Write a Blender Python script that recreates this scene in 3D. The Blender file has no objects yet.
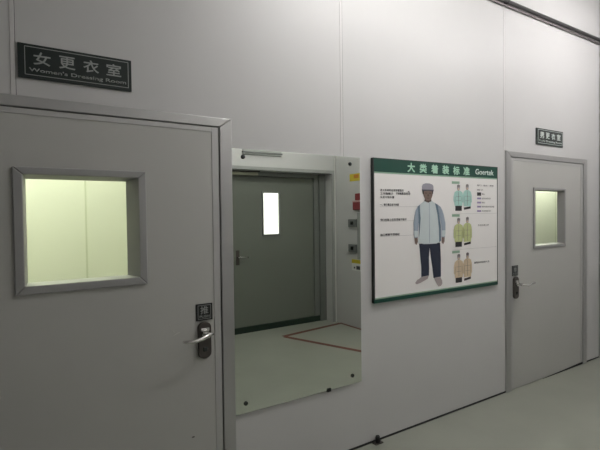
import bpy, bmesh, math, random
from mathutils import Vector, Matrix
random.seed(7)
scene = bpy.context.scene
C = scene.collection
D = 2.355          # distance camera -> near wall plane
CEIL = 4.30         # ceiling, lamps hang below it
LZ = 3.50
PI = math.pi

# ------------------------------------------------------------------ materials
def mat(name, col, rough=.5, metal=0., bump=0., bscale=60., var=0., vscale=3., coat=0., spec=.5):
    m = bpy.data.materials.new(name); m.use_nodes = True
    nt = m.node_tree; b = nt.nodes['Principled BSDF']
    b.inputs['Base Color'].default_value = (*col, 1)
    b.inputs['Roughness'].default_value = rough
    b.inputs['Metallic'].default_value = metal
    b.inputs['Specular IOR Level'].default_value = spec
    if coat:
        b.inputs['Coat Weight'].default_value = coat
        b.inputs['Coat Roughness'].default_value = .12
    tc = nt.nodes.new('ShaderNodeTexCoord')
    if var:
        n = nt.nodes.new('ShaderNodeTexNoise'); n.inputs['Scale'].default_value = vscale
        n.inputs['Detail'].default_value = 4
        nt.links.new(tc.outputs['Object'], n.inputs['Vector'])
        r = nt.nodes.new('ShaderNodeMapRange')
        r.inputs['From Min'].default_value = .3; r.inputs['From Max'].default_value = .7
        r.inputs['To Min'].default_value = 1 - var; r.inputs['To Max'].default_value = 1 + var
        nt.links.new(n.outputs['Fac'], r.inputs['Value'])
        mx = nt.nodes.new('ShaderNodeVectorMath'); mx.operation = 'SCALE'
        mx.inputs[0].default_value = col
        nt.links.new(r.outputs['Result'], mx.inputs['Scale'])
        nt.links.new(mx.outputs['Vector'], b.inputs['Base Color'])
    if bump:
        n2 = nt.nodes.new('ShaderNodeTexNoise'); n2.inputs['Scale'].default_value = bscale
        nt.links.new(tc.outputs['Object'], n2.inputs['Vector'])
        bp = nt.nodes.new('ShaderNodeBump'); bp.inputs['Strength'].default_value = bump
        bp.inputs['Distance'].default_value = .002
        nt.links.new(n2.outputs['Fac'], bp.inputs['Height'])
        nt.links.new(bp.outputs['Normal'], b.inputs['Normal'])
    return m

def emit(name, col, s):
    m = bpy.data.materials.new(name); m.use_nodes = True
    nt = m.node_tree; nt.nodes.clear()
    e = nt.nodes.new('ShaderNodeEmission'); o = nt.nodes.new('ShaderNodeOutputMaterial')
    e.inputs['Color'].default_value = (*col, 1); e.inputs['Strength'].default_value = s
    nt.links.new(e.outputs[0], o.inputs[0]); return m

def glass_mat():
    m = bpy.data.materials.new('window_glass'); m.use_nodes = True
    nt = m.node_tree; nt.nodes.clear()
    t = nt.nodes.new('ShaderNodeBsdfTransparent'); t.inputs[0].default_value = (.93, .96, .93, 1)
    g = nt.nodes.new('ShaderNodeBsdfGlossy'); g.inputs['Roughness'].default_value = .03
    ly = nt.nodes.new('ShaderNodeLayerWeight'); ly.inputs['Blend'].default_value = .5
    pw = nt.nodes.new('ShaderNodeMath'); pw.operation = 'POWER'; pw.inputs[1].default_value = 5
    lw = nt.nodes.new('ShaderNodeMath'); lw.operation = 'MULTIPLY_ADD'; lw.inputs[1].default_value = .5; lw.inputs[2].default_value = .03
    nt.links.new(ly.outputs['Facing'], pw.inputs[0]); nt.links.new(pw.outputs[0], lw.inputs[0])
    mx = nt.nodes.new('ShaderNodeMixShader'); o = nt.nodes.new('ShaderNodeOutputMaterial')
    nt.links.new(lw.outputs[0], mx.inputs[0]); nt.links.new(t.outputs[0], mx.inputs[1])
    nt.links.new(g.outputs[0], mx.inputs[2]); nt.links.new(mx.outputs[0], o.inputs[0]); return m

M = dict(
    wall=mat('painted_steel_panel', (.59, .587, .58), .46, bump=.12, bscale=9, var=.015, vscale=1.5),
    seam=mat('panel_joint', (.64, .63, .62), .42),
    seamd=mat('panel_joint_shadow_gap', (.20, .20, .20), .6),
    ceil=mat('white_ceiling_panel', (.62, .60, .60), .6),
    floor=mat('grey_green_epoxy', (.33, .345, .29), .28, bump=.1, bscale=6, var=.05, vscale=2.2),
    door=mat('grey_door_paint', (.49, .49, .465), .42, bump=.1, bscale=10, var=.02, vscale=2),
    trim=mat('door_edge_aluminium', (.50, .50, .49), .38, metal=.25),
    frame=mat('door_frame_aluminium', (.47, .47, .465), .33, metal=.6),
    gap=mat('black_rubber_and_gap', (.015, .016, .015), .7),
    wframe=mat('window_frame_grey', (.36, .36, .355), .4, metal=.2),
    inner=mat('cream_inner_room_paint', (.76, .77, .66), .3),
    inner2=mat('cream_inner_panel', (.60, .63, .48), .4),
    glass=glass_mat(),
    mirror=mat('silvered_mirror', (.80, .84, .79), .0, metal=1.),
    medge=mat('polished_glass_edge', (.62, .70, .66), .2),
    black=mat('black_plastic', (.014, .016, .016), .35, var=.05, vscale=20),
    signgreen=mat('sign_black_green', (.010, .018, .016), .3),
    letter=mat('sign_letter_grey', (.34, .36, .345), .5),
    letterw=mat('sign_letter_white', (.72, .80, .76), .5),
    dark=mat('dark_bronze_metal', (.095, .085, .078), .42, metal=.7),
    chrome=mat('brushed_chrome', (.75, .74, .72), .22, metal=1.),
    screw=mat('dark_screw_cap', (.05, .055, .055), .25, metal=.6),
    board=mat('poster_white_print', (.90, .88, .86), .38, coat=.2),
    green=mat('poster_green_band', (.006, .062, .042), .4),
    greenline=mat('poster_pale_green_line', (.30, .45, .33), .5),
    boardedge=mat('poster_board_edge', (.03, .035, .033), .5),
    title=mat('poster_title_pale_green', (.42, .68, .52), .5),
    ink=mat('poster_black_ink', (.05, .05, .055), .6),
    tunic=mat('print_pale_blue_tunic', (.60, .67, .68), .6, var=.05, vscale=9),
    sleeve=mat('print_blue_sleeve', (.34, .40, .48), .6, var=.06, vscale=9),
    panel=mat('print_grey_blue_panel', (.15, .22, .28), .6),
    cap=mat('print_grey_cap', (.34, .33, .38), .6),
    capd=mat('print_dark_cap_brim', (.08, .08, .10), .6),
    skin=mat('print_skin', (.20, .14, .115), .6),
    skind=mat('print_skin_dark', (.09, .06, .05), .6),
    hair=mat('print_hair', (.02, .018, .02), .6),
    jeans=mat('print_navy_trousers', (.018, .024, .048), .6, var=.2, vscale=12),
    shoe=mat('print_pink_grey_slipper', (.42, .36, .36), .6),
    cyan=mat('print_cyan_gown', (.42, .66, .60), .6, var=.05, vscale=14),
    lime=mat('print_lime_gown', (.55, .60, .29), .6, var=.05, vscale=14),
    peach=mat('print_peach_gown', (.66, .53, .37), .6, var=.05, vscale=14),
    outline=mat('print_grey_outline', (.22, .20, .20), .6),
    violet=mat('print_violet_key', (.30, .24, .42), .6),
    pale=mat('print_pale_line', (.55, .54, .53), .6),
    pipe=mat('dark_grey_conduit', (.06, .058, .058), .45, metal=.3),
    pipe2=mat('grey_conduit', (.26, .235, .235), .45, metal=.2),
    odoor=mat('dark_grey_door_paint', (.17, .185, .155), .34, bump=.1, bscale=8),
    oframe=mat('opposite_frame_grey', (.20, .21, .195), .36, metal=.2),
    kick=mat('dark_green_kick_strip', (.012, .028, .018), .5),
    tape=mat('dark_red_floor_tape', (.15, .040, .022), .5, var=.15, vscale=12),
    yellow=mat('yellow_notice', (.62, .50, .04), .5),
    orange=mat('orange_print', (.55, .22, .03), .5),
    red=mat('red_plastic', (.24, .03, .035), .4),
    redpale=mat('pale_pink_plastic', (.60, .38, .36), .5),
    box=mat('grey_switch_box', (.16, .17, .165), .5),
    duct=mat('grey_cable_duct', (.36, .37, .355), .5),
    white=mat('white_enamel', (.75, .75, .72), .45),
    closer=mat('cream_closer_body', (.50, .50, .38), .4),
    tube=emit('fluorescent_tube_light', (1., .975, .965), 200),
    tube3=emit('fluorescent_tube_light_added', (1., .965, .965), 175),  # slightly weaker tube, for the added far lamp
    tube2=emit('fluorescent_tube_light_dim', (1., .98, .93), 75),
    tubein=emit('dressing_room_tube_light', (1., 1., .86), 260),
    litpane=emit('lit_frosted_window', (1., 1., .93), 2.6),
    scratch=mat('pale_scuff', (.62, .62, .58), .5),
)

# ------------------------------------------------------------------ mesh helpers
class MB:
    def __init__(s): s.bm = bmesh.new()
    def box(s, x0, x1, y0, y1, z0, z1):
        v = [s.bm.verts.new(p) for p in ((x0,y0,z0),(x1,y0,z0),(x1,y1,z0),(x0,y1,z0),(x0,y0,z1),(x1,y0,z1),(x1,y1,z1),(x0,y1,z1))]
        for f in ((0,3,2,1),(4,5,6,7),(0,1,5,4),(1,2,6,5),(2,3,7,6),(3,0,4,7)): s.bm.faces.new([v[i] for i in f])
        return s
    def prism(s, pts, y0, y1):            # outline in (x,z), extruded along y
        a = [s.bm.verts.new((x, y0, z)) for x, z in pts]; b = [s.bm.verts.new((x, y1, z)) for x, z in pts]
        n = len(pts); s.bm.faces.new(a); s.bm.faces.new(b[::-1])
        for i in range(n): s.bm.faces.new((a[i], b[i], b[(i+1) % n], a[(i+1) % n]))
        return s
    def quad(s, *p): s.bm.faces.new([s.bm.verts.new(q) for q in p]); return s
    def tube(s, pts, r, n=12, ry=None):
        pts = [Vector(p) for p in pts]; rr = r if isinstance(r, (list, tuple)) else [r]*len(pts); rings = []
        for i, p in enumerate(pts):
            t = (pts[min(i+1, len(pts)-1)] - pts[max(i-1, 0)]).normalized()
            up = Vector((0,0,1)) if abs(t.z) < .9 else Vector((0,1,0))
            u = t.cross(up).normalized(); w = u.cross(t).normalized()
            k = ry if ry else 1
            rings.append([s.bm.verts.new(p + u*math.cos(2*PI*j/n)*rr[i]*k + w*math.sin(2*PI*j/n)*rr[i]) for j in range(n)])
        for a, b in zip(rings, rings[1:]):
            for j in range(n): s.bm.faces.new((a[j], a[(j+1)%n], b[(j+1)%n], b[j]))
        s.bm.faces.new(rings[0][::-1]); s.bm.faces.new(rings[-1]); return s
    def build(s, name, m, parent=None, bevel=0, seg=2, smooth=False):
        bmesh.ops.recalc_face_normals(s.bm, faces=s.bm.faces)
        me = bpy.data.meshes.new(name); s.bm.to_mesh(me); s.bm.free()
        if smooth:
            for p in me.polygons: p.use_smooth = True
        o = bpy.data.objects.new(name, me); C.objects.link(o)
        me.materials.append(M[m] if isinstance(m, str) else m)
        if parent is not None: o.parent = parent
        if bevel:
            b = o.modifiers.new('bevel', 'BEVEL'); b.width = bevel; b.segments = seg; b.limit_method = 'ANGLE'
        return o

def box(name, m, parent, *a, bevel=0): return MB().box(*a).build(name, m, parent, bevel)

def tag(o, label=None, cat=None, group=None, kind=None):
    if label: o['label'] = label
    if cat: o['category'] = cat
    if group: o['group'] = group
    if kind: o['kind'] = kind
    return o

def empty(name, loc, label, cat, group=None, kind=None):
    o = bpy.data.objects.new(name, None); C.objects.link(o); o.location = loc
    o.empty_display_size = .1
    tag(o, label, cat, group, kind); return o

def keep(child, root):       # parent while the mesh is given in world coordinates
    child.parent = root; child.matrix_parent_inverse = Matrix.Translation(-Vector(root.location)); return child

class W:                      # builder bound to a root: meshes in world coordinates
    def __init__(s, root): s.root = root
    def box(s, name, m, *a, bevel=0): return keep(box(name, m, None, *a, bevel=bevel), s.root)
    def mb(s, name, m, mb, bevel=0, seg=2, smooth=False, parent=None):
        o = mb.build(name, m, None, bevel, seg, smooth)
        return sub(o, parent) if parent else keep(o, s.root)
def sub(o, part):             # one level deeper; parts carry only a translation by their root
    o.parent = part; return o

def text_mesh(name, s, m, x0, x1, z0, z1, y, bold=.0, extrude=.0006, flip=False):
    cu = bpy.data.curves.new(name, 'FONT'); cu.body = s; cu.size = 1; cu.offset = 0 if ord(s[0]) > 255 else bold; cu.extrude = 0
    t = bpy.data.objects.new(name, cu); C.objects.link(t)
    bpy.context.view_layer.update()
    dg = bpy.context.evaluated_depsgraph_get()
    me = bpy.data.meshes.new_from_object(t.evaluated_get(dg))
    bpy.data.objects.remove(t); bpy.data.curves.remove(cu)
    xs = [v.co.x for v in me.vertices]; ys = [v.co.y for v in me.vertices]
    ax, bx, ay, by = min(xs), max(xs), min(ys), max(ys)
    for v in me.vertices:
        u = (v.co.x-ax)/(bx-ax); w = (v.co.y-ay)/(by-ay)
        if flip: u = 1-u
        v.co = Vector((x0+u*(x1-x0), y, z0+w*(z1-z0)))
    bm = bmesh.new(); bm.from_mesh(me)
    if ord(s[0]) > 255 and bold:      # heavier strokes for the characters
        src = bm.faces[:]; st = bold*.55*(z1-z0)
        for i, (dx, dz) in enumerate(((1,0),(0,1),(-1,0),(0,-1))):
            r = bmesh.ops.duplicate(bm, geom=src)
            bmesh.ops.translate(bm, verts=[e for e in r['geom'] if isinstance(e, bmesh.types.BMVert)], vec=(dx*st, (i+1)*1e-5, dz*st))
    g = bmesh.ops.extrude_face_region(bm, geom=bm.faces[:])
    bmesh.ops.translate(bm, verts=[e for e in g['geom'] if isinstance(e, bmesh.types.BMVert)], vec=(0, extrude, 0))
    bmesh.ops.recalc_face_normals(bm, faces=bm.faces); bm.to_mesh(me); bm.free()
    me.materials.clear(); me.materials.append(M[m])
    o = bpy.data.objects.new(name, me); C.objects.link(o); return o

def struct(o, label, cat): return tag(o, label, cat, kind='structure')

# ------------------------------------------------------------------ room shell
XL, XR, YB = -2.6, 5.40, -.66
d1o = (-.465, 1.057); d2o = (3.662, 5.090)     # outer edges of the door casings
FT = 2.14
T = .10                                       # wall thickness
def hole(o): return (o[0]+.02, o[1]-.02)
h1, h2 = hole(d1o), hole(d2o)
mb = MB()
mb.box(XL, h1[0], D, D+T, 0, CEIL); mb.box(h1[1], h2[0], D, D+T, 0, CEIL); mb.box(h2[1], XR+.1, D, D+T, 0, CEIL)
mb.box(h1[0], h1[1], D, D+T, FT-.02, CEIL); mb.box(h2[0], h2[1], D, D+T, FT-.02, CEIL)
struct(mb.build('wall_back', 'wall'), 'long grey steel panel wall carrying both doors, mirror and poster', 'wall')
for i, (sx, ztop, zbot) in enumerate(((.025, CEIL, FT), (1.852, CEIL, 1.0), (3.655, CEIL, FT))):
    z0 = zbot + .0
    o = MB().box(sx-.010, sx+.008, D-.0025, D+.001, z0, ztop).build('trim_%d' % (i+1), 'seam', bevel=.001)
    struct(o, ['pale vertical panel joint above the left door', 'pale vertical panel joint behind mirror and running up to ceiling', 'pale vertical panel joint over the left edge of the far door'][i], 'panel joint')
    g = MB().box(sx+.008, sx+.011, D-.0012, D+.001, z0, ztop).build('joint_shadow_gap', 'seamd'); g.parent = o
struct(MB().box(XL-.1, XR+.1, -1.9, D+T, -.1, 0).build('floor', 'floor'), 'glossy grey green epoxy corridor floor', 'floor')
struct(MB().box(XL-.1, XR+.1, -1.9, D+T, CEIL, CEIL+.1).build('ceiling', 'ceil'), 'white ceiling above the corridor', 'ceiling')
struct(MB().box(XL-.1, XL, -.76, D+T, 0, CEIL).build('wall_left', 'wall'), 'grey end wall of the corridor behind the camera side', 'wall')
struct(MB().box(XR, XR+.1, .45, D, 0, CEIL).build('wall_right', 'wall'), 'grey end wall beside the far door at right picture edge', 'wall')
RX0, RX1, RZ = 2.30, 4.0, 2.2                 # recess of the opposite door
mb = MB(); mb.box(XL, RX0, YB-.2, YB, 0, CEIL); mb.box(RX0, RX1, YB-.2, YB, RZ, CEIL); mb.box(RX1, 4.08, YB-.2, YB, 0, CEIL)
struct(mb.build('wall_front', 'wall'), 'pale opposite wall with recessed door, seen in the mirror', 'wall')
struct(MB().box(4.08, XR+.1, YB-.2, .45, 0, CEIL).build('wall_return', 'wall'), 'pale wall turning towards viewer right of the reflected door', 'wall')
mb = MB(); mb.box(h1[1]+.02, h2[0]-.02, D-.006, D, 0, .012)
struct(mb.build('baseboard_back', 'gap'), 'thin dark sealing strip along foot of the wall between doors', 'baseboard')
mb = MB(); mb.box(5.092, XR, D-.006, D, 0, .010)
struct(mb.build('baseboard_right', 'gap'), 'thin dark sealing strip right of the far door', 'baseboard')
mb = MB(); mb.tube([(XR-.012, D-.012, 0), (XR-.012, D-.012, CEIL)], .012, 8)
struct(mb.build('trim_4', 'frame'), 'grey corner strip at right end of the panel wall', 'corner trim')

# ------------------------------------------------------------------ doors of the near wall
def make_door(name, label, o0, o1, lock_left, inner_x, recess_y=.05):
    cx = (o0+o1)/2
    R = empty(name, (cx, D, 0), label, 'door', kind='structure'); w = W(R)
    cas = .073
    i0, i1, it = o0+cas, o1-cas, FT-.050
    # casing: mitred pieces in one frame mesh
    mb = MB(); yf = D-.016
    mb.prism([(o0,0),(i0,0),(i0,it),(o0,FT)], yf, D+.05)
    mb.prism([(i1,0),(o1,0),(o1,FT),(i1,it)], yf, D+.05)
    mb.prism([(i0,it),(i1,it),(o1,FT),(o0,FT)], yf, D+.05)
    w.mb('door_frame', 'frame', mb, .004)
    g = MB(); g.box(i0-.002, i0+.007, D+.004, D+.05, 0, it); g.box(i1-.007, i1+.002, D+.004, D+.05, 0, it); g.box(i0, i1, D+.004, D+.05, it-.007, it+.002)
    w.mb('rubber_seal', 'gap', g)
    l0, l1, lt = i0+.005, i1-.005, it-.004
    # window geometry
    wx = (l0+l1)/2 + inner_x; wz = 1.541; hw = .286; bw = .028 if lock_left else .040
    a0, a1, b0, b1 = wx-hw+bw, wx+hw-bw, wz-hw+bw, wz+hw-bw+.005
    c0, c1, e0, e1 = a0+.012, a1-(.020 if lock_left else .045), b0+.008, b1-(.006 if lock_left else .015)
    mb = MB(); y0, y1 = D-.006, D+.045
    mb.box(l0, a0, y0, y1, .006, lt); mb.box(a1, l1, y0, y1, .006, lt); mb.box(a0, a1, y0, y1, .006, b0); mb.box(a0, a1, y0, y1, b1, lt)
    leaf = w.mb('door_leaf', 'door', mb)
    et = MB(); s = .040
    et.box(l0, l0+s, D-.009, D-.005, .006, lt); et.box(l1-s, l1, D-.009, D-.005, .006, lt); et.box(l0+s, l1-s, D-.009, D-.005, lt-.026, lt)
    w.mb('edge_trim', 'trim', et, .0015)
    # window: raised bead, splayed reveal, pane
    X0, X1, Z0, Z1 = wx-hw, wx+hw, wz-hw, wz+hw
    mb = MB(); yo = D-.018
    for q in ([(X0,Z0),(X0,Z1),(a0,b1),(a0,b0)], [(X1,Z0),(a1,b0),(a1,b1),(X1,Z1)], [(X0,Z1),(X1,Z1),(a1,b1),(a0,b1)], [(X0,Z0),(a0,b0),(a1,b0),(X1,Z0)]):
        mb.prism(q, yo, D-.004)
    F = w.mb('window_frame', 'wframe', mb, .005)
    mb = MB(); yb = D+.045
    A = [(a0,b0),(a1,b0),(a1,b1),(a0,b1)]; B = [(c0,e0),(c1,e0),(c1,e1),(c0,e1)]
    for k in range(4):
        p, q = A[k], A[(k+1)%4]; r, t = B[(k+1)%4], B[k]
        mb.quad((p[0],yo+.004,p[1]), (q[0],yo+.004,q[1]), (r[0],yb,r[1]), (t[0],yb,t[1]))
    rv = sub(mb.build('window_reveal', 'wframe'), F)
    pane = MB().box(c0-.002, c1+.002, D+.040, D+.046, e0-.002, e1+.002).build('pane', 'glass'); sub(pane, F)
    tag(pane, 'clear glass pane lit from the room behind')
    # lock
    sg = 1 if lock_left else -1
    px = (l0+.060) if lock_left else (l1-.102)
    mb = MB(); pts = []
    hwid, zt, zb = .037, 1.022, .822
    for k in range(13): an = PI*k/12; pts.append((px+hwid*math.cos(an), zt-hwid*.8+hwid*.8*math.sin(an)))
    for k in range(13): an = PI+PI*k/12; pts.append((px+hwid*math.cos(an), zb+hwid*.8+hwid*.8*math.sin(an)))
    mb.prism(pts, D-.026, D-.005)
    lk = w.mb('lock_plate', 'dark', mb, .005, 3)
    zz = .957
    mb = MB().box(px-.022, px+.024, D-.030, D-.025, .972, .990); s_ = sub(mb.build('card_slot', 'chrome', None, .002), lk)
    mb = MB().box(px-.012, px+.012, D-.030, D-.025, .862, .886); s_ = sub(mb.build('key_cover', 'screw', None, .003), lk)
    mb = MB(); mb.tube([(px, D-.026, zz), (px, D-.040, zz)], .021, 20); mb.tube([(px, D-.04, zz), (px, D-.082, zz)], .010, 16)
    sub(mb.build('spindle', 'chrome', None, 0, smooth=False), lk)
    mb = MB()
    P = [(-.026,-.078,.010),(0,-.082,.006),(.02,-.088,.001),(.045,-.094,-.006),(.075,-.096,-.011),(.10,-.094,-.013),(.122,-.088,-.012),(.142,-.082,-.008)]
    if lock_left: P = [(-.024,-.085,-.004),(0,-.090,-.003),(.03,-.098,-.006),(.055,-.102,-.010),(.075,-.104,-.006),(.090,-.104,.003),(.115,-.102,.006),(.150,-.098,.005),(.178,-.092,.004)]
    mb.tube([(px+sg*a, D+b, zz+c) for a, b, c in P], [.008,.012,.0125,.0115,.011,.011,.010,.006] if not lock_left else [.007,.010,.010,.009,.009,.010,.012,.012,.006], 14)
    h = mb.build('lever_handle', 'chrome', None, 0, smooth=True); sub(h, lk); tag(h, 'polished chrome lever handle')
    # small notice over the lock
    nx = px - .003*sg; nw = .047
    nt = w.box('push_sign', 'black', nx-nw, nx+nw, D-.012, D-.005, 1.028, 1.120, bevel=.0015)
    mb = MB(); q = .004
    for (x0,x1,z0,z1) in ((nx-nw+.010,nx+nw-.010,1.036,1.036+.0022),(nx-nw+.010,nx+nw-.010,1.110,1.1122),(nx-nw+.010,nx-nw+.0122,1.036,1.1122),(nx+nw-.0122,nx+nw-.010,1.036,1.1122)):
        mb.box(x0, x1, D-.0128, D-.0118, z0, z1)
    bo = sub(mb.build('sign_border', 'letter'), nt)
    t1 = text_mesh('sign_lettering', '推', 'letter', nx-.022, nx+.022, 1.064, 1.106, D-.0128, bold=.012); sub(t1, nt)
    t2 = text_mesh('sign_lettering', 'PUSH', 'letter', nx-.028, nx+.028, 1.043, 1.057, D-.0128, bold=.01); sub(t2, nt)
    return R, w, (a0, a1, b0, b1)

door1, w1, win1 = make_door('door_1', 'large grey door at left with square lit window and chrome lever', d1o[0], d1o[1], False, 0.0)
door2, w2, win2 = make_door('door_2', 'far grey door at right under small green sign', d2o[0], d2o[1], True, 0.0)
# small scuffs on the near door
mb = MB(); mb.tube([(.690, D-.0065, 1.035), (.700, D-.0067, 1.005), (.716, D-.0067, .985)], .0012, 6); mb.tube([(.712, D-.0066, .970), (.742, D-.0066, .982)], .0016, 6)
w1.mb('scuff_mark', 'scratch', mb)
w1.mb('chip_mark', 'dark', MB().box(.800, .815, D-.0066, D-.0058, .398, .405))
# black wedge on the leaf, painting the shaded open gap under the far door
w2.mb('door_bottom_gap', 'gap', MB().prism([(4.25,.0),(d2o[1]-.078,.0),(d2o[1]-.078,.022),(4.7,.012)], D-.011, D-.0062))

# rooms behind the two doors (seen through the panes)
def inner_room(name, x0, x1, yb, label, seams, tube_xyz):
    y0 = D+T
    mb = MB(); t = .05
    mb.box(x0-t, x0, y0, yb+t, 0, 2.9); mb.box(x1, x1+t, y0, yb+t, 0, 2.9); mb.box(x0, x1, yb, yb+t, 0, 2.9)
    mb.box(x0-t, x1+t, y0, yb+t, 2.9, 2.95); mb.box(x0-t, x1+t, y0, yb+t, -.05, 0)
    o = struct(mb.build(name, 'inner'), label, 'wall')
    for s in seams:
        g = MB().box(s-.006, s+.006, yb-.003, yb, 0, 2.9).build('panel_seam', 'inner2'); g.parent = o
    return o
inner_room('wall_dressing_room', -1.3, 2.2, 3.75, 'cream wall of lit room behind the left door', (.483,), None)
inner_room('wall_far_room', 3.3, 8.2, 3.3, 'cream wall of lit room behind the far door', (6.3,), None)

# ------------------------------------------------------------------ ceiling lamps
def lamp(x0, x1, y, z, label, tubemat, group=None, name='ceiling_lamp'):
    R = empty(name, ((x0+x1)/2, y, z+.07), label, 'ceiling lamp'); w = W(R)
    w.mb('housing', 'white', MB().prism([(x0,z+.07),(x0,z+.03),(x0+.02,z+.02),(x1-.02,z+.02),(x1,z+.03),(x1,z+.07)], y-.05, y+.05), .003)
    for s in (-1, 1):
        w.mb('tube_holder', 'white', MB().box((x0 if s < 0 else x1-.02), (x0+.02 if s < 0 else x1), y-.018, y+.018, z-.02, z+.03), .003)
    top = CEIL if z > 3 else 2.9
    for x in (x0+.15, x1-.15): w.mb('suspension_rod', 'white', MB().tube([(x, y, z+.07), (x, y, top)], .006, 8))
    w.mb('tube', tubemat, MB().tube([(x0+.02, y, z), (x1-.02, y, z)], .014, 10), smooth=True)
    return R
lamp(1.6, 2.8, 1.25, LZ, 'fluorescent lamp hanging in front of the mirror wall', 'tube')
lamp(2.3, 3.5, -.25, LZ-.1, 'fluorescent ceiling lamp close to the opposite doorway', 'tube2')
lamp(-.7, .5, 3.1, 2.83, 'tube lamp in the room behind the left door', 'tubein')
lamp(5.2, 6.4, 2.95, 2.5, 'tube lamp in the room behind the far door', 'tubein')

lamp(3.9, 5.1, 1.20, LZ, 'added fluorescent lamp brightening the wall by the far door', 'tube3')  # second lamp in the row, added to brighten the far end
# ------------------------------------------------------------------ door name signs
def name_sign(x0, x1, z0, z1, cn, en, lm, label, frame_m):
    R = empty('room_sign', ((x0+x1)/2, D, z0), label, 'sign'); w = W(R)
    h = z1-z0; L = x1-x0
    w.mb('plate', 'signgreen', MB().box(x0, x1, D-.010, D, z0, z1), .0015)
    mb = MB(); i = .016; t = .0028; y0, y1 = D-.0112, D-.0095
    a, b, c, d = x0+i*1.6, x1-i*.9, z0+i*.9, z1-i*.7
    mb.box(a, b, y0, y1, c, c+t); mb.box(a, b, y0, y1, d-t, d); mb.box(a, a+t, y0, y1, c, d); mb.box(b-t, b, y0, y1, c, d)
    w.mb('border_line', lm, mb)
    n = len(cn); s = .066; st = (b-a-.035*2-s)/(n-1)
    for k, ch in enumerate(cn):
        keep(text_mesh('character', ch, lm, a+.035+k*st, a+.035+k*st+s, z0+.064, z0+.120, D-.0112, bold=.03), R)
    keep(text_mesh('lettering', en, lm, a+.016, b-.012, z0+.026, z0+.048, D-.0112, bold=.018), R)
    return R
name_sign(.043, .523, 2.222, 2.374, '女更衣室', "Women's Dressing Room", 'letter', 'large dark sign with white characters above the left door', None)
name_sign(4.144, 4.616, 2.232, 2.385, '男更衣室', "Men's Dressing Room", 'letterw', 'small dark green sign with pale characters above the far right door', None)

# ------------------------------------------------------------------ mirror
mx0, mx1, mz0, mz1 = 1.050, 1.994, .456, 1.980
R = empty('wall_mirror', ((mx0+mx1)/2, D, mz0), 'tall frameless mirror screwed to wall between left door and poster', 'mirror'); w = W(R)
w.box('backing_board', 'medge', mx0, mx1, D-.009, D, mz0, mz1)
mb = MB().box(mx0, mx1, D-.014, D-.0095, mz0, mz1); w.mb('mirror_glass', 'mirror', mb, .002, 1)
for (x, z) in ((1.124,1.933),(1.908,1.932),(1.120,.513),(1.912,.513)):
    mb = MB(); mb.tube([(x, D-.014, z), (x, D-.018, z), (x, D-.0205, z), (x, D-.0215, z)], [.0125,.0125,.010,.005], 20)
    w.mb('mirror_screw', 'screw', mb)
w.mb('bottom_clip', 'screw', MB().box(1.700, 1.730, D-.020, D, .448, .470), .002)

# ------------------------------------------------------------------ poster board
px0, px1, pz0, pz1 = 2.102, 3.517, .980, 1.986
R = empty('wall_mounted_poster', ((px0+px1)/2, D, pz0), 'white wall poster with green header showing clean room clothing', 'poster'); w = W(R)
Y0 = D-.023
w.box('board', 'board', px0+.006, px1-.003, Y0, D-.003, pz0+.002, pz1-.002)
mb = MB(); mb.box(px0, px0+.008, Y0-.003, D-.001, pz0, pz1); mb.box(px1-.005, px1, Y0-.003, D-.001, pz0, pz1); mb.box(px0, px1, Y0-.003, D-.001, pz1-.004, pz1); 
w.mb('board_edge', 'boardedge', mb)
w.box('bottom_band', 'green', px0, px1, Y0-.0035, D-.001, pz0-.002, pz0+.024)
w.box('bottom_band_line', 'greenline', px0+.008, px1-.005, Y0-.001, Y0, pz0+.024, pz0+.033)
w.box('header_band', 'green', px0+.008, px1-.005, Y0-.001, Y0, 1.890, pz1-.004)
w.box('header_line', 'greenline', px0+.008, px1-.005, Y0-.001, Y0, 1.880, 1.890)
for k, ch in enumerate('大类着装标准'):
    x = 2.436 + k*.1262
    keep(text_mesh('title_character', ch, 'title', x, x+.074, 1.902, 1.966, Y0-.0018, bold=.075), R)
keep(text_mesh('company_logo', 'Goertek', 'letterw', 3.218, 3.464, 1.912, 1.958, Y0-.0018, bold=.012), R)
YP = Y0-.0008
def flat(name, m, pts, lay=0, parent=None, label=None):
    y = YP-.0006*lay
    o = MB().prism(pts, y-.0005, y+.0004).build(name, m)
    if parent is None: keep(o, R)
    else: sub(o, parent)
    if label: tag(o, label)
    return o
def rect(name, m, x0, x1, z0, z1, lay=0, parent=None): return flat(name, m, [(x0,z0),(x1,z0),(x1,z1),(x0,z1)], lay, parent)
# paragraphs (illegible small print: set as lines of generic characters)
def para(x0, x1, z, h=.017, s='作业服标准着装规定要求'):
    keep(text_mesh('caption_line', s, 'ink', x0, x1, z-h/2, z+h/2, YP-.0004, bold=.03), R)
para(2.166, 2.395, 1.764, s='进入车间时必须穿戴整齐'); para(2.424, 2.452, 1.757, .012, '，的')
para(2.166, 2.290, 1.740, s='工作服帽子'); para(2.318, 2.462, 1.742, s='不得佩戴首饰手表')
para(2.166, 2.300, 1.715, s='头发不得外露')
para(2.163, 2.345, 1.662, s='一、帽子戴正发不外露')
para(2.166, 2.422, 1.556, s='领口拉链上拉至顶端不敞开')
para(2.165, 2.350, 1.451, s='袖口裤脚不得卷起')
for (z, xe) in ((1.648, 2.60), (1.545, 2.50), (1.440, 2.50)):
    rect('leader_line', 'pale', 2.163, xe, z-.001, z+.001)
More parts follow.
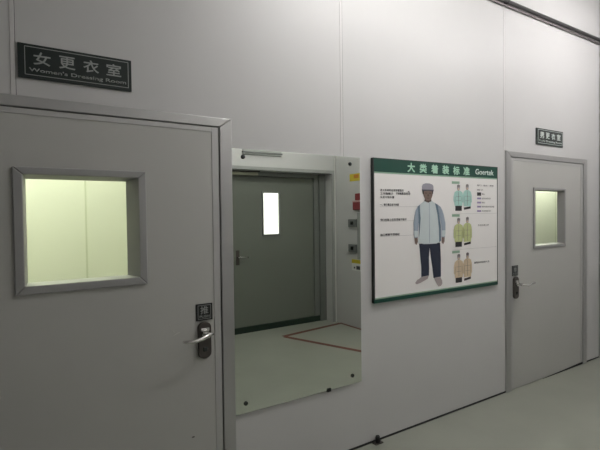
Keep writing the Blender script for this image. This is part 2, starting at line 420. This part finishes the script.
# figure
B = flat('printed_person', 'tunic', [(2.612,1.692),(2.584,1.676),(2.552,1.660),(2.535,1.640),(2.552,1.600),(2.548,1.480),(2.540,1.378),(2.600,1.368),(2.660,1.366),(2.740,1.366),(2.780,1.378),(2.786,1.480),(2.775,1.600),(2.784,1.640),(2.765,1.658),(2.725,1.676),(2.685,1.694),(2.650,1.678)], 2,
         label='printed picture of a standing person in pale blue tunic, cap and dark trousers')
flat('printed_sleeve', 'sleeve', [(2.562,1.664),(2.536,1.650),(2.516,1.622),(2.506,1.590),(2.492,1.530),(2.494,1.440),(2.500,1.418),(2.536,1.418),(2.542,1.500),(2.552,1.570),(2.562,1.620)], 3, B)
flat('printed_sleeve', 'sleeve', [(2.752,1.665),(2.786,1.648),(2.808,1.620),(2.824,1.585),(2.843,1.520),(2.842,1.440),(2.836,1.410),(2.798,1.412),(2.796,1.500),(2.782,1.560),(2.768,1.600)], 3, B)
flat('printed_side_panel', 'panel', [(2.725,1.676),(2.755,1.664),(2.768,1.600),(2.790,1.500),(2.792,1.385),(2.770,1.374),(2.768,1.480),(2.752,1.590)], 3, B)
flat('printed_side_panel', 'panel', [(2.540,1.650),(2.556,1.660),(2.566,1.560),(2.556,1.470),(2.548,1.420),(2.546,1.560)], 4, B)
flat('printed_cuff', 'tunic', [(2.496,1.470),(2.540,1.470),(2.538,1.425),(2.499,1.425)], 4, B)
flat('printed_cuff', 'tunic', [(2.800,1.465),(2.842,1.465),(2.838,1.418),(2.800,1.418)], 4, B)
rect('printed_front_seam', 'sleeve', 2.660, 2.664, 1.372, 1.680, 3, B)
flat('printed_hand', 'skin', [(2.502,1.418),(2.534,1.418),(2.536,1.388),(2.522,1.366),(2.506,1.376)], 3, B)
flat('printed_hand', 'skin', [(2.800,1.412),(2.834,1.412),(2.832,1.380),(2.816,1.358),(2.800,1.372)], 3, B)
flat('printed_face', 'skin', [(2.594,1.775),(2.700,1.775),(2.698,1.735),(2.684,1.708),(2.662,1.694),(2.632,1.694),(2.612,1.710),(2.598,1.738)], 3, B)
flat('printed_neck', 'skind', [(2.618,1.712),(2.680,1.712),(2.686,1.690),(2.650,1.678),(2.608,1.690)], 2.5, B)
flat('printed_hair', 'hair', [(2.588,1.772),(2.600,1.772),(2.600,1.740),(2.592,1.745)], 4, B)
flat('printed_hair', 'hair', [(2.694,1.772),(2.706,1.772),(2.702,1.745),(2.694,1.740)], 4, B)
rect('printed_eyes', 'skind', 2.612, 2.636, 1.747, 1.753, 4, B); rect('printed_eyes', 'skind', 2.658, 2.682, 1.747, 1.753, 4, B)
rect('printed_mouth', 'skind', 2.634, 2.662, 1.710, 1.715, 4, B)
flat('printed_nose', 'skind', [(2.644,1.742),(2.652,1.742),(2.656,1.726),(2.642,1.726)], 4, B)
flat('printed_cap', 'cap', [(2.584,1.772),(2.583,1.800),(2.591,1.814),(2.620,1.823),(2.665,1.823),(2.699,1.814),(2.707,1.800),(2.708,1.772)], 4, B)
flat('printed_cap_brim', 'capd', [(2.580,1.776),(2.712,1.776),(2.706,1.762),(2.650,1.768),(2.588,1.762)], 5, B)
flat('printed_trousers', 'jeans', [(2.552,1.372),(2.782,1.372),(2.790,1.250),(2.790,1.108),(2.706,1.104),(2.694,1.180),(2.676,1.270),(2.664,1.340),(2.655,1.260),(2.658,1.180),(2.655,1.128),(2.572,1.124),(2.572,1.200),(2.560,1.290)], 1, B)
flat('printed_shoe', 'shoe', [(2.574,1.124),(2.652,1.126),(2.640,1.104),(2.560,1.080),(2.520,1.074),(2.506,1.084),(2.526,1.104),(2.556,1.114)], 2, B)
flat('printed_shoe', 'shoe', [(2.712,1.104),(2.782,1.106),(2.802,1.076),(2.804,1.052),(2.788,1.036),(2.762,1.034),(2.742,1.056),(2.722,1.084)], 2, B)
# three small garment pictures
def gown(cx, zt, zb, m, wd, dark):
    k = wd/2; zs = zt-.028
    hd = []
    for i in range(14): an = 2*PI*i/14; hd.append((cx+.017*math.cos(an), zt+.022+.024*math.sin(an)))
    g = flat('printed_gown', m, [(cx-.02,zt),(cx-k*.8,zs+.015),(cx-k,zs-.02),(cx-k*1.02,zb+.035),(cx-k*.85,zb+.028),(cx-k*.8,zb),(cx+k*.8,zb),(cx+k*.85,zb+.028),(cx+k*1.02,zb+.035),(cx+k,zs-.02),(cx+k*.8,zs+.015),(cx+.02,zt)], 1)
    flat('printed_head', 'shoe' , hd, 1, g)
    flat('printed_cap_outline', 'outline', [(cx-.018,zt+.028),(cx-.016,zt+.044),(cx,zt+.050),(cx+.016,zt+.044),(cx+.018,zt+.028)], 2, g)
    rect('printed_face_mark', 'peach', cx-.009, cx+.009, zt+.006, zt+.018, 2, g)
    rect('printed_zip', 'outline', cx-.0015, cx+.0015, zb+.01, zt-.01, 2, g)
    rect('printed_arm_line', 'outline', cx-k*.70, cx-k*.67, zb+.03, zs-.02, 2, g)
    rect('printed_arm_line', 'outline', cx+k*.67, cx+k*.70, zb+.03, zs-.02, 2, g)
    for q in (.35, .62):
        rect('printed_pocket_line', 'outline', cx-k*.5, cx+k*.5, zb+(zt-zb)*q-.001, zb+(zt-zb)*q+.001, 2, g)
    if dark: rect('printed_trousers', 'hair', cx-k*.66, cx+k*.66, zb-.040, zb, 1, g)
    else: flat('printed_trousers', 'hair', [(cx-k*.75,zb-.028),(cx+k*.75,zb-.018),(cx+k*.75,zb),(cx-k*.75,zb-.010)], 1, g)
for (zt, zb, m) in ((1.775, 1.655, 'cyan'), (1.510, 1.368, 'lime'), (1.222, 1.082, 'peach')):
    gown(3.003, zt, zb, m, .118, True); gown(3.112, zt+.006, zb-.004, m, .112, False)
for z in (1.838, 1.578, 1.289):
    rect('green_caption_bar', 'greenline', 2.924, 3.016, z-.010, z+.010)
rect('divider_line', 'pale', 2.924, 3.500, 1.590, 1.592); rect('divider_line', 'pale', 2.924, 3.500, 1.305, 1.307)
for k, z in enumerate((1.824, 1.786, 1.752, 1.716, 1.682, 1.648, 1.612)):
    if k >= 2: rect('key_swatch', 'hair' if k == 2 else 'violet', 3.240, 3.292, z-(.014 if k == 2 else .007), z+(.014 if k == 2 else .007))
    xe = (3.46, 3.32, 3.34, 3.42, 3.34, 3.47, 3.42)[k]
    keep(text_mesh('caption_line', ('部门：颜色：说明', '帽子', '黑色', '蓝色标识', '紫色', '粉色标识区域', '灰色标识')[k], 'outline', 3.24 if k < 2 else 3.302, xe, z-.007, z+.007, YP-.0004, bold=.01), R)
keep(text_mesh('caption_line', '作业区域人员', 'outline', 3.250, 3.395, 1.486, 1.502, YP-.0004, bold=.01), R)
keep(text_mesh('caption_line', '服装标准说明人员', 'ink', 3.200, 3.400, 1.178, 1.194, YP-.0004, bold=.01), R)

# ------------------------------------------------------------------ conduits at the top of the wall
R = empty('cable_conduit', (3.6, D, 3.40), 'dark grey pipe running along wall high up, at top right of picture', 'pipe'); w = W(R)
w.mb('pipe', 'pipe', MB().tube([(1.2, D-.030, 3.420), (XR-.005, D-.030, 3.420)], .016, 16), smooth=True)
for x in (1.6, 2.65, 3.66):
    w.mb('pipe_clamp', 'pipe', MB().box(x-.012, x+.012, D-.049, D-.001, 3.402, 3.446), .004)
R = empty('thin_conduit', (3.6, D, 3.37), 'thinner lighter pipe directly below the dark ceiling pipe', 'pipe'); w = W(R)
w.mb('pipe', 'pipe2', MB().tube([(1.2, D-.016, 3.392), (XR-.005, D-.016, 3.392)], .009, 12), smooth=True)
for x in (2.2, 3.3, 4.4):
    w.mb('pipe_clamp', 'pipe2', MB().box(x-.008, x+.008, D-.027, D-.001, 3.381, 3.4025), .001)

# door stop at the foot of the wall
R = empty('door_stop', (2.12, D, 0), 'small dark rubber door stop on floor against the wall below poster', 'door stop'); w = W(R)
w.mb('base_plate', 'dark', MB().box(2.085, 2.155, D-.05, D-.007, 0, .008), .002)
w.mb('bumper', 'gap', MB().tube([(2.12, D-.03, .008), (2.12, D-.03, .035), (2.12, D-.03, .052)], [.015, .017, .013], 16))

# ------------------------------------------------------------------ opposite door (seen in mirror)
YD = YB-.20
R = empty('door_3', (3.15, YD, 0), 'dark grey recessed door with narrow lit window, reflected in mirror', 'door', kind='structure'); w = W(R)
L0, L1, LT = 2.505, 3.800, 2.13
mb = MB(); mb.box(RX0, L0-.008, YD-.06, YD+.02, 0, RZ); mb.box(L1+.006, L1+.09, YD-.06, YD+.02, 0, RZ); mb.box(L1+.09, RX1, YD-.06, YD+.05, 0, RZ); mb.box(L0-.008, L1+.006, YD-.06, YD+.02, LT+.008, RZ)
w.mb('door_frame', 'oframe', mb, .005)
a0, a1, b0, b1 = 2.965, 3.215, 1.332, 1.908
mb = MB(); y0, y1 = YD-.045, YD
mb.box(L0, a0, y0, y1, .08, LT); mb.box(a1, L1, y0, y1, .08, LT); mb.box(a0, a1, y0, y1, .08, b0); mb.box(a0, a1, y0, y1, b1, LT)
w.mb('door_leaf', 'odoor', mb)
w.mb('kick_strip', 'kick', MB().box(L0-.2, RX1, YD-.04, YD+.028, 0, .082), .002)
w.mb('backing_seal', 'gap', MB().box(RX0, RX1, YD-.08, YD-.06, 0, RZ))
mb = MB(); t = .022
mb.box(a0-t, a0, YD-.01, YD+.010, b0-t, b1+t); mb.box(a1, a1+t, YD-.01, YD+.010, b0-t, b1+t); mb.box(a0, a1, YD-.01, YD+.010, b0-t, b0); mb.box(a0, a1, YD-.01, YD+.010, b1, b1+t)
F = w.mb('window_frame', 'oframe', mb, .003)
pn = sub(MB().box(a0, a1, YD-.03, YD-.024, b0, b1).build('pane', 'litpane'), F); tag(pn, 'brightly lit frosted pane')
mb = MB(); mb.box(2.535, 2.585, YD, YD+.012, .93, 1.13)
hd = w.mb('lock_plate', 'dark', mb, .004)
mb = MB(); mb.tube([(2.56, YD+.01, 1.035), (2.56, YD+.055, 1.035), (2.60, YD+.06, 1.036), (2.70, YD+.06, 1.032)], [.010,.010,.010,.008], 12)
sub(mb.build('lever_handle', 'chrome', None, 0, smooth=True), hd)
w.mb('door_closer', 'closer', MB().box(2.44, 2.855, YD+.022, YD+.075, 2.140, 2.180), .006)
w.mb('closer_arm', 'dark', MB().tube([(2.60, YD+.05, 2.185), (2.85, YD+.13, 2.19)], .008, 8))

# plate above the opposite door
mb = MB(); y0, y1 = YB-.004, YB+.010
mb.box(RX0-.05, RX1, y0, y1, RZ, RZ+.045); mb.box(RX1, RX1+.045, y0, y1, 0, RZ+.045)
w.mb('outer_casing', 'duct', mb, .002)
w.mb('casing_bead', 'white', MB().box(RX1+.045, RX1+.060, y0, YB+.014, 0, RZ+.23))
R = empty('wall_plate_sign', (2.85, YB, 2.40), 'grey sign plate above the reflected door, at top of mirror', 'sign'); w = W(R)
w.mb('plate', 'duct', MB().box(2.56, 3.14, YB, YB+.02, 2.395, 2.56), .003)
w.mb('lower_rail', 'box', MB().box(2.55, 3.15, YB, YB+.03, 2.418, 2.436), .003)

# things on the return wall (X = 4.08 face)
X = 4.08
R = empty('warning_sign', (X, -.17, 2.06), 'yellow notice high on wall near mirror top right', 'notice'); w = W(R)
w.mb('sheet', 'yellow', MB().box(X-.006, X, -.33, -.02, 2.062, 2.165), .001)
w.mb('printed_stripe', 'orange', MB().box(X-.008, X-.0055, -.235, -.13, 2.10, 2.150))
R = empty('fire_alarm_box', (X, -.12, 1.64), 'red alarm box on wall seen at right side of mirror', 'alarm'); w = W(R)
w.mb('housing', 'red', MB().box(X-.045, X, -.225, -.05, 1.655, 1.775), .008)
w.mb('beacon', 'red', MB().box(X-.055, X-.005, -.165, -.05, 1.79, 1.885), .012)
w.mb('cover_strip', 'redpale', MB().box(X-.050, X-.044, -.225, -.06, 1.765, 1.785), .001)
for k, z in enumerate((1.417, 1.062)):
    R = empty('switch_box', (X, -.25, z), ['upper grey switch box on wall below red alarm in mirror', 'lower grey switch box on wall above small yellow label in mirror'][k], 'switch', 'grey switch boxes in the mirror'); w = W(R)
    hs = w.mb('housing', 'box', MB().box(X-.035, X, -.34, -.165, z, z+.11), .005)
    sub(MB().box(X-.040, X-.034, -.285, -.225, z+.03, z+.08).build('rocker', 'screw', None, .002), hs)
R = empty('cable_duct', (X, -.05, .96), 'grey vertical cable duct on wall beside the switch boxes in mirror', 'duct'); w = W(R)
w.mb('cover', 'duct', MB().box(X-.025, X, -.155, .05, .97, 1.62), .003)
R = empty('instruction_sign', (X, -.2, .80), 'white label with yellow heading low on wall at right side of mirror', 'sign'); w = W(R)
w.mb('sheet', 'white', MB().box(X-.004, X, -.30, -.03, .800, .958), .001)
w.mb('heading', 'yellow', MB().box(X-.0055, X-.0035, -.30, -.03, .905, .958))
w.mb('printed_symbol', 'ink', MB().box(X-.0055, X-.0035, -.20, -.12, .82, .87).box(X-.0055, X-.0035, -.255, -.225, .83, .855))

# floor tape
def tape(p, q, wd, label):
    p, q = Vector(p), Vector(q); d = (q-p).normalized(); n = Vector((-d.y, d.x))*wd/2
    mb = MB(); z0, z1 = 0, .0012
    b = [mb.bm.verts.new((v.x, v.y, z)) for z in (z0, z1) for v in (p-n, q-n, q+n, p+n)]
    for f in ((0,3,2,1),(4,5,6,7),(0,1,5,4),(1,2,6,5),(2,3,7,6),(3,0,4,7)): mb.bm.faces.new([b[i] for i in f])
    o = mb.build('floor_tape', 'tape'); tag(o, label, 'floor tape', 'dark red floor tape lines'); return o
tape((2.985, -.40), (4.035, -.53), .068, 'dark red floor tape running from corner towards opposite wall')
tape((2.996, -.375), (3.45, .80), .068, 'dark red floor tape running out of mirror at lower right')
tape((4.045, -.55), (4.060, .44), .045, 'dark red floor tape along foot of the return wall')

# ------------------------------------------------------------------ world, camera
wd = bpy.data.worlds.new('World'); scene.world = wd; wd.use_nodes = True
wd.node_tree.nodes['Background'].inputs[0].default_value = (.5, .5, .5, 1)
wd.node_tree.nodes['Background'].inputs[1].default_value = .02
yaw, pitch, roll = map(math.radians, (57.238, -1.309, -.686))
fw = Vector((math.cos(yaw)*math.cos(pitch), math.sin(yaw)*math.cos(pitch), math.sin(pitch)))
rt = Vector((math.sin(yaw), -math.cos(yaw), 0)); up = rt.cross(fw)
rt2 = rt*math.cos(roll)+up*math.sin(roll); up2 = up*math.cos(roll)-rt*math.sin(roll)
cd = bpy.data.cameras.new('camera'); cam = bpy.data.objects.new('camera', cd); C.objects.link(cam)
cd.sensor_width = 36; cd.lens = 27.0; cd.clip_start = .05
m = Matrix((rt2, up2, -fw)).transposed().to_4x4(); m.translation = Vector((0, 0, 1.599))
cam.matrix_world = m
scene.camera = cam
scene.view_settings.view_transform = 'Standard'; scene.view_settings.look = 'None'
scene.view_settings.gamma = 1; scene.view_settings.exposure = -.12
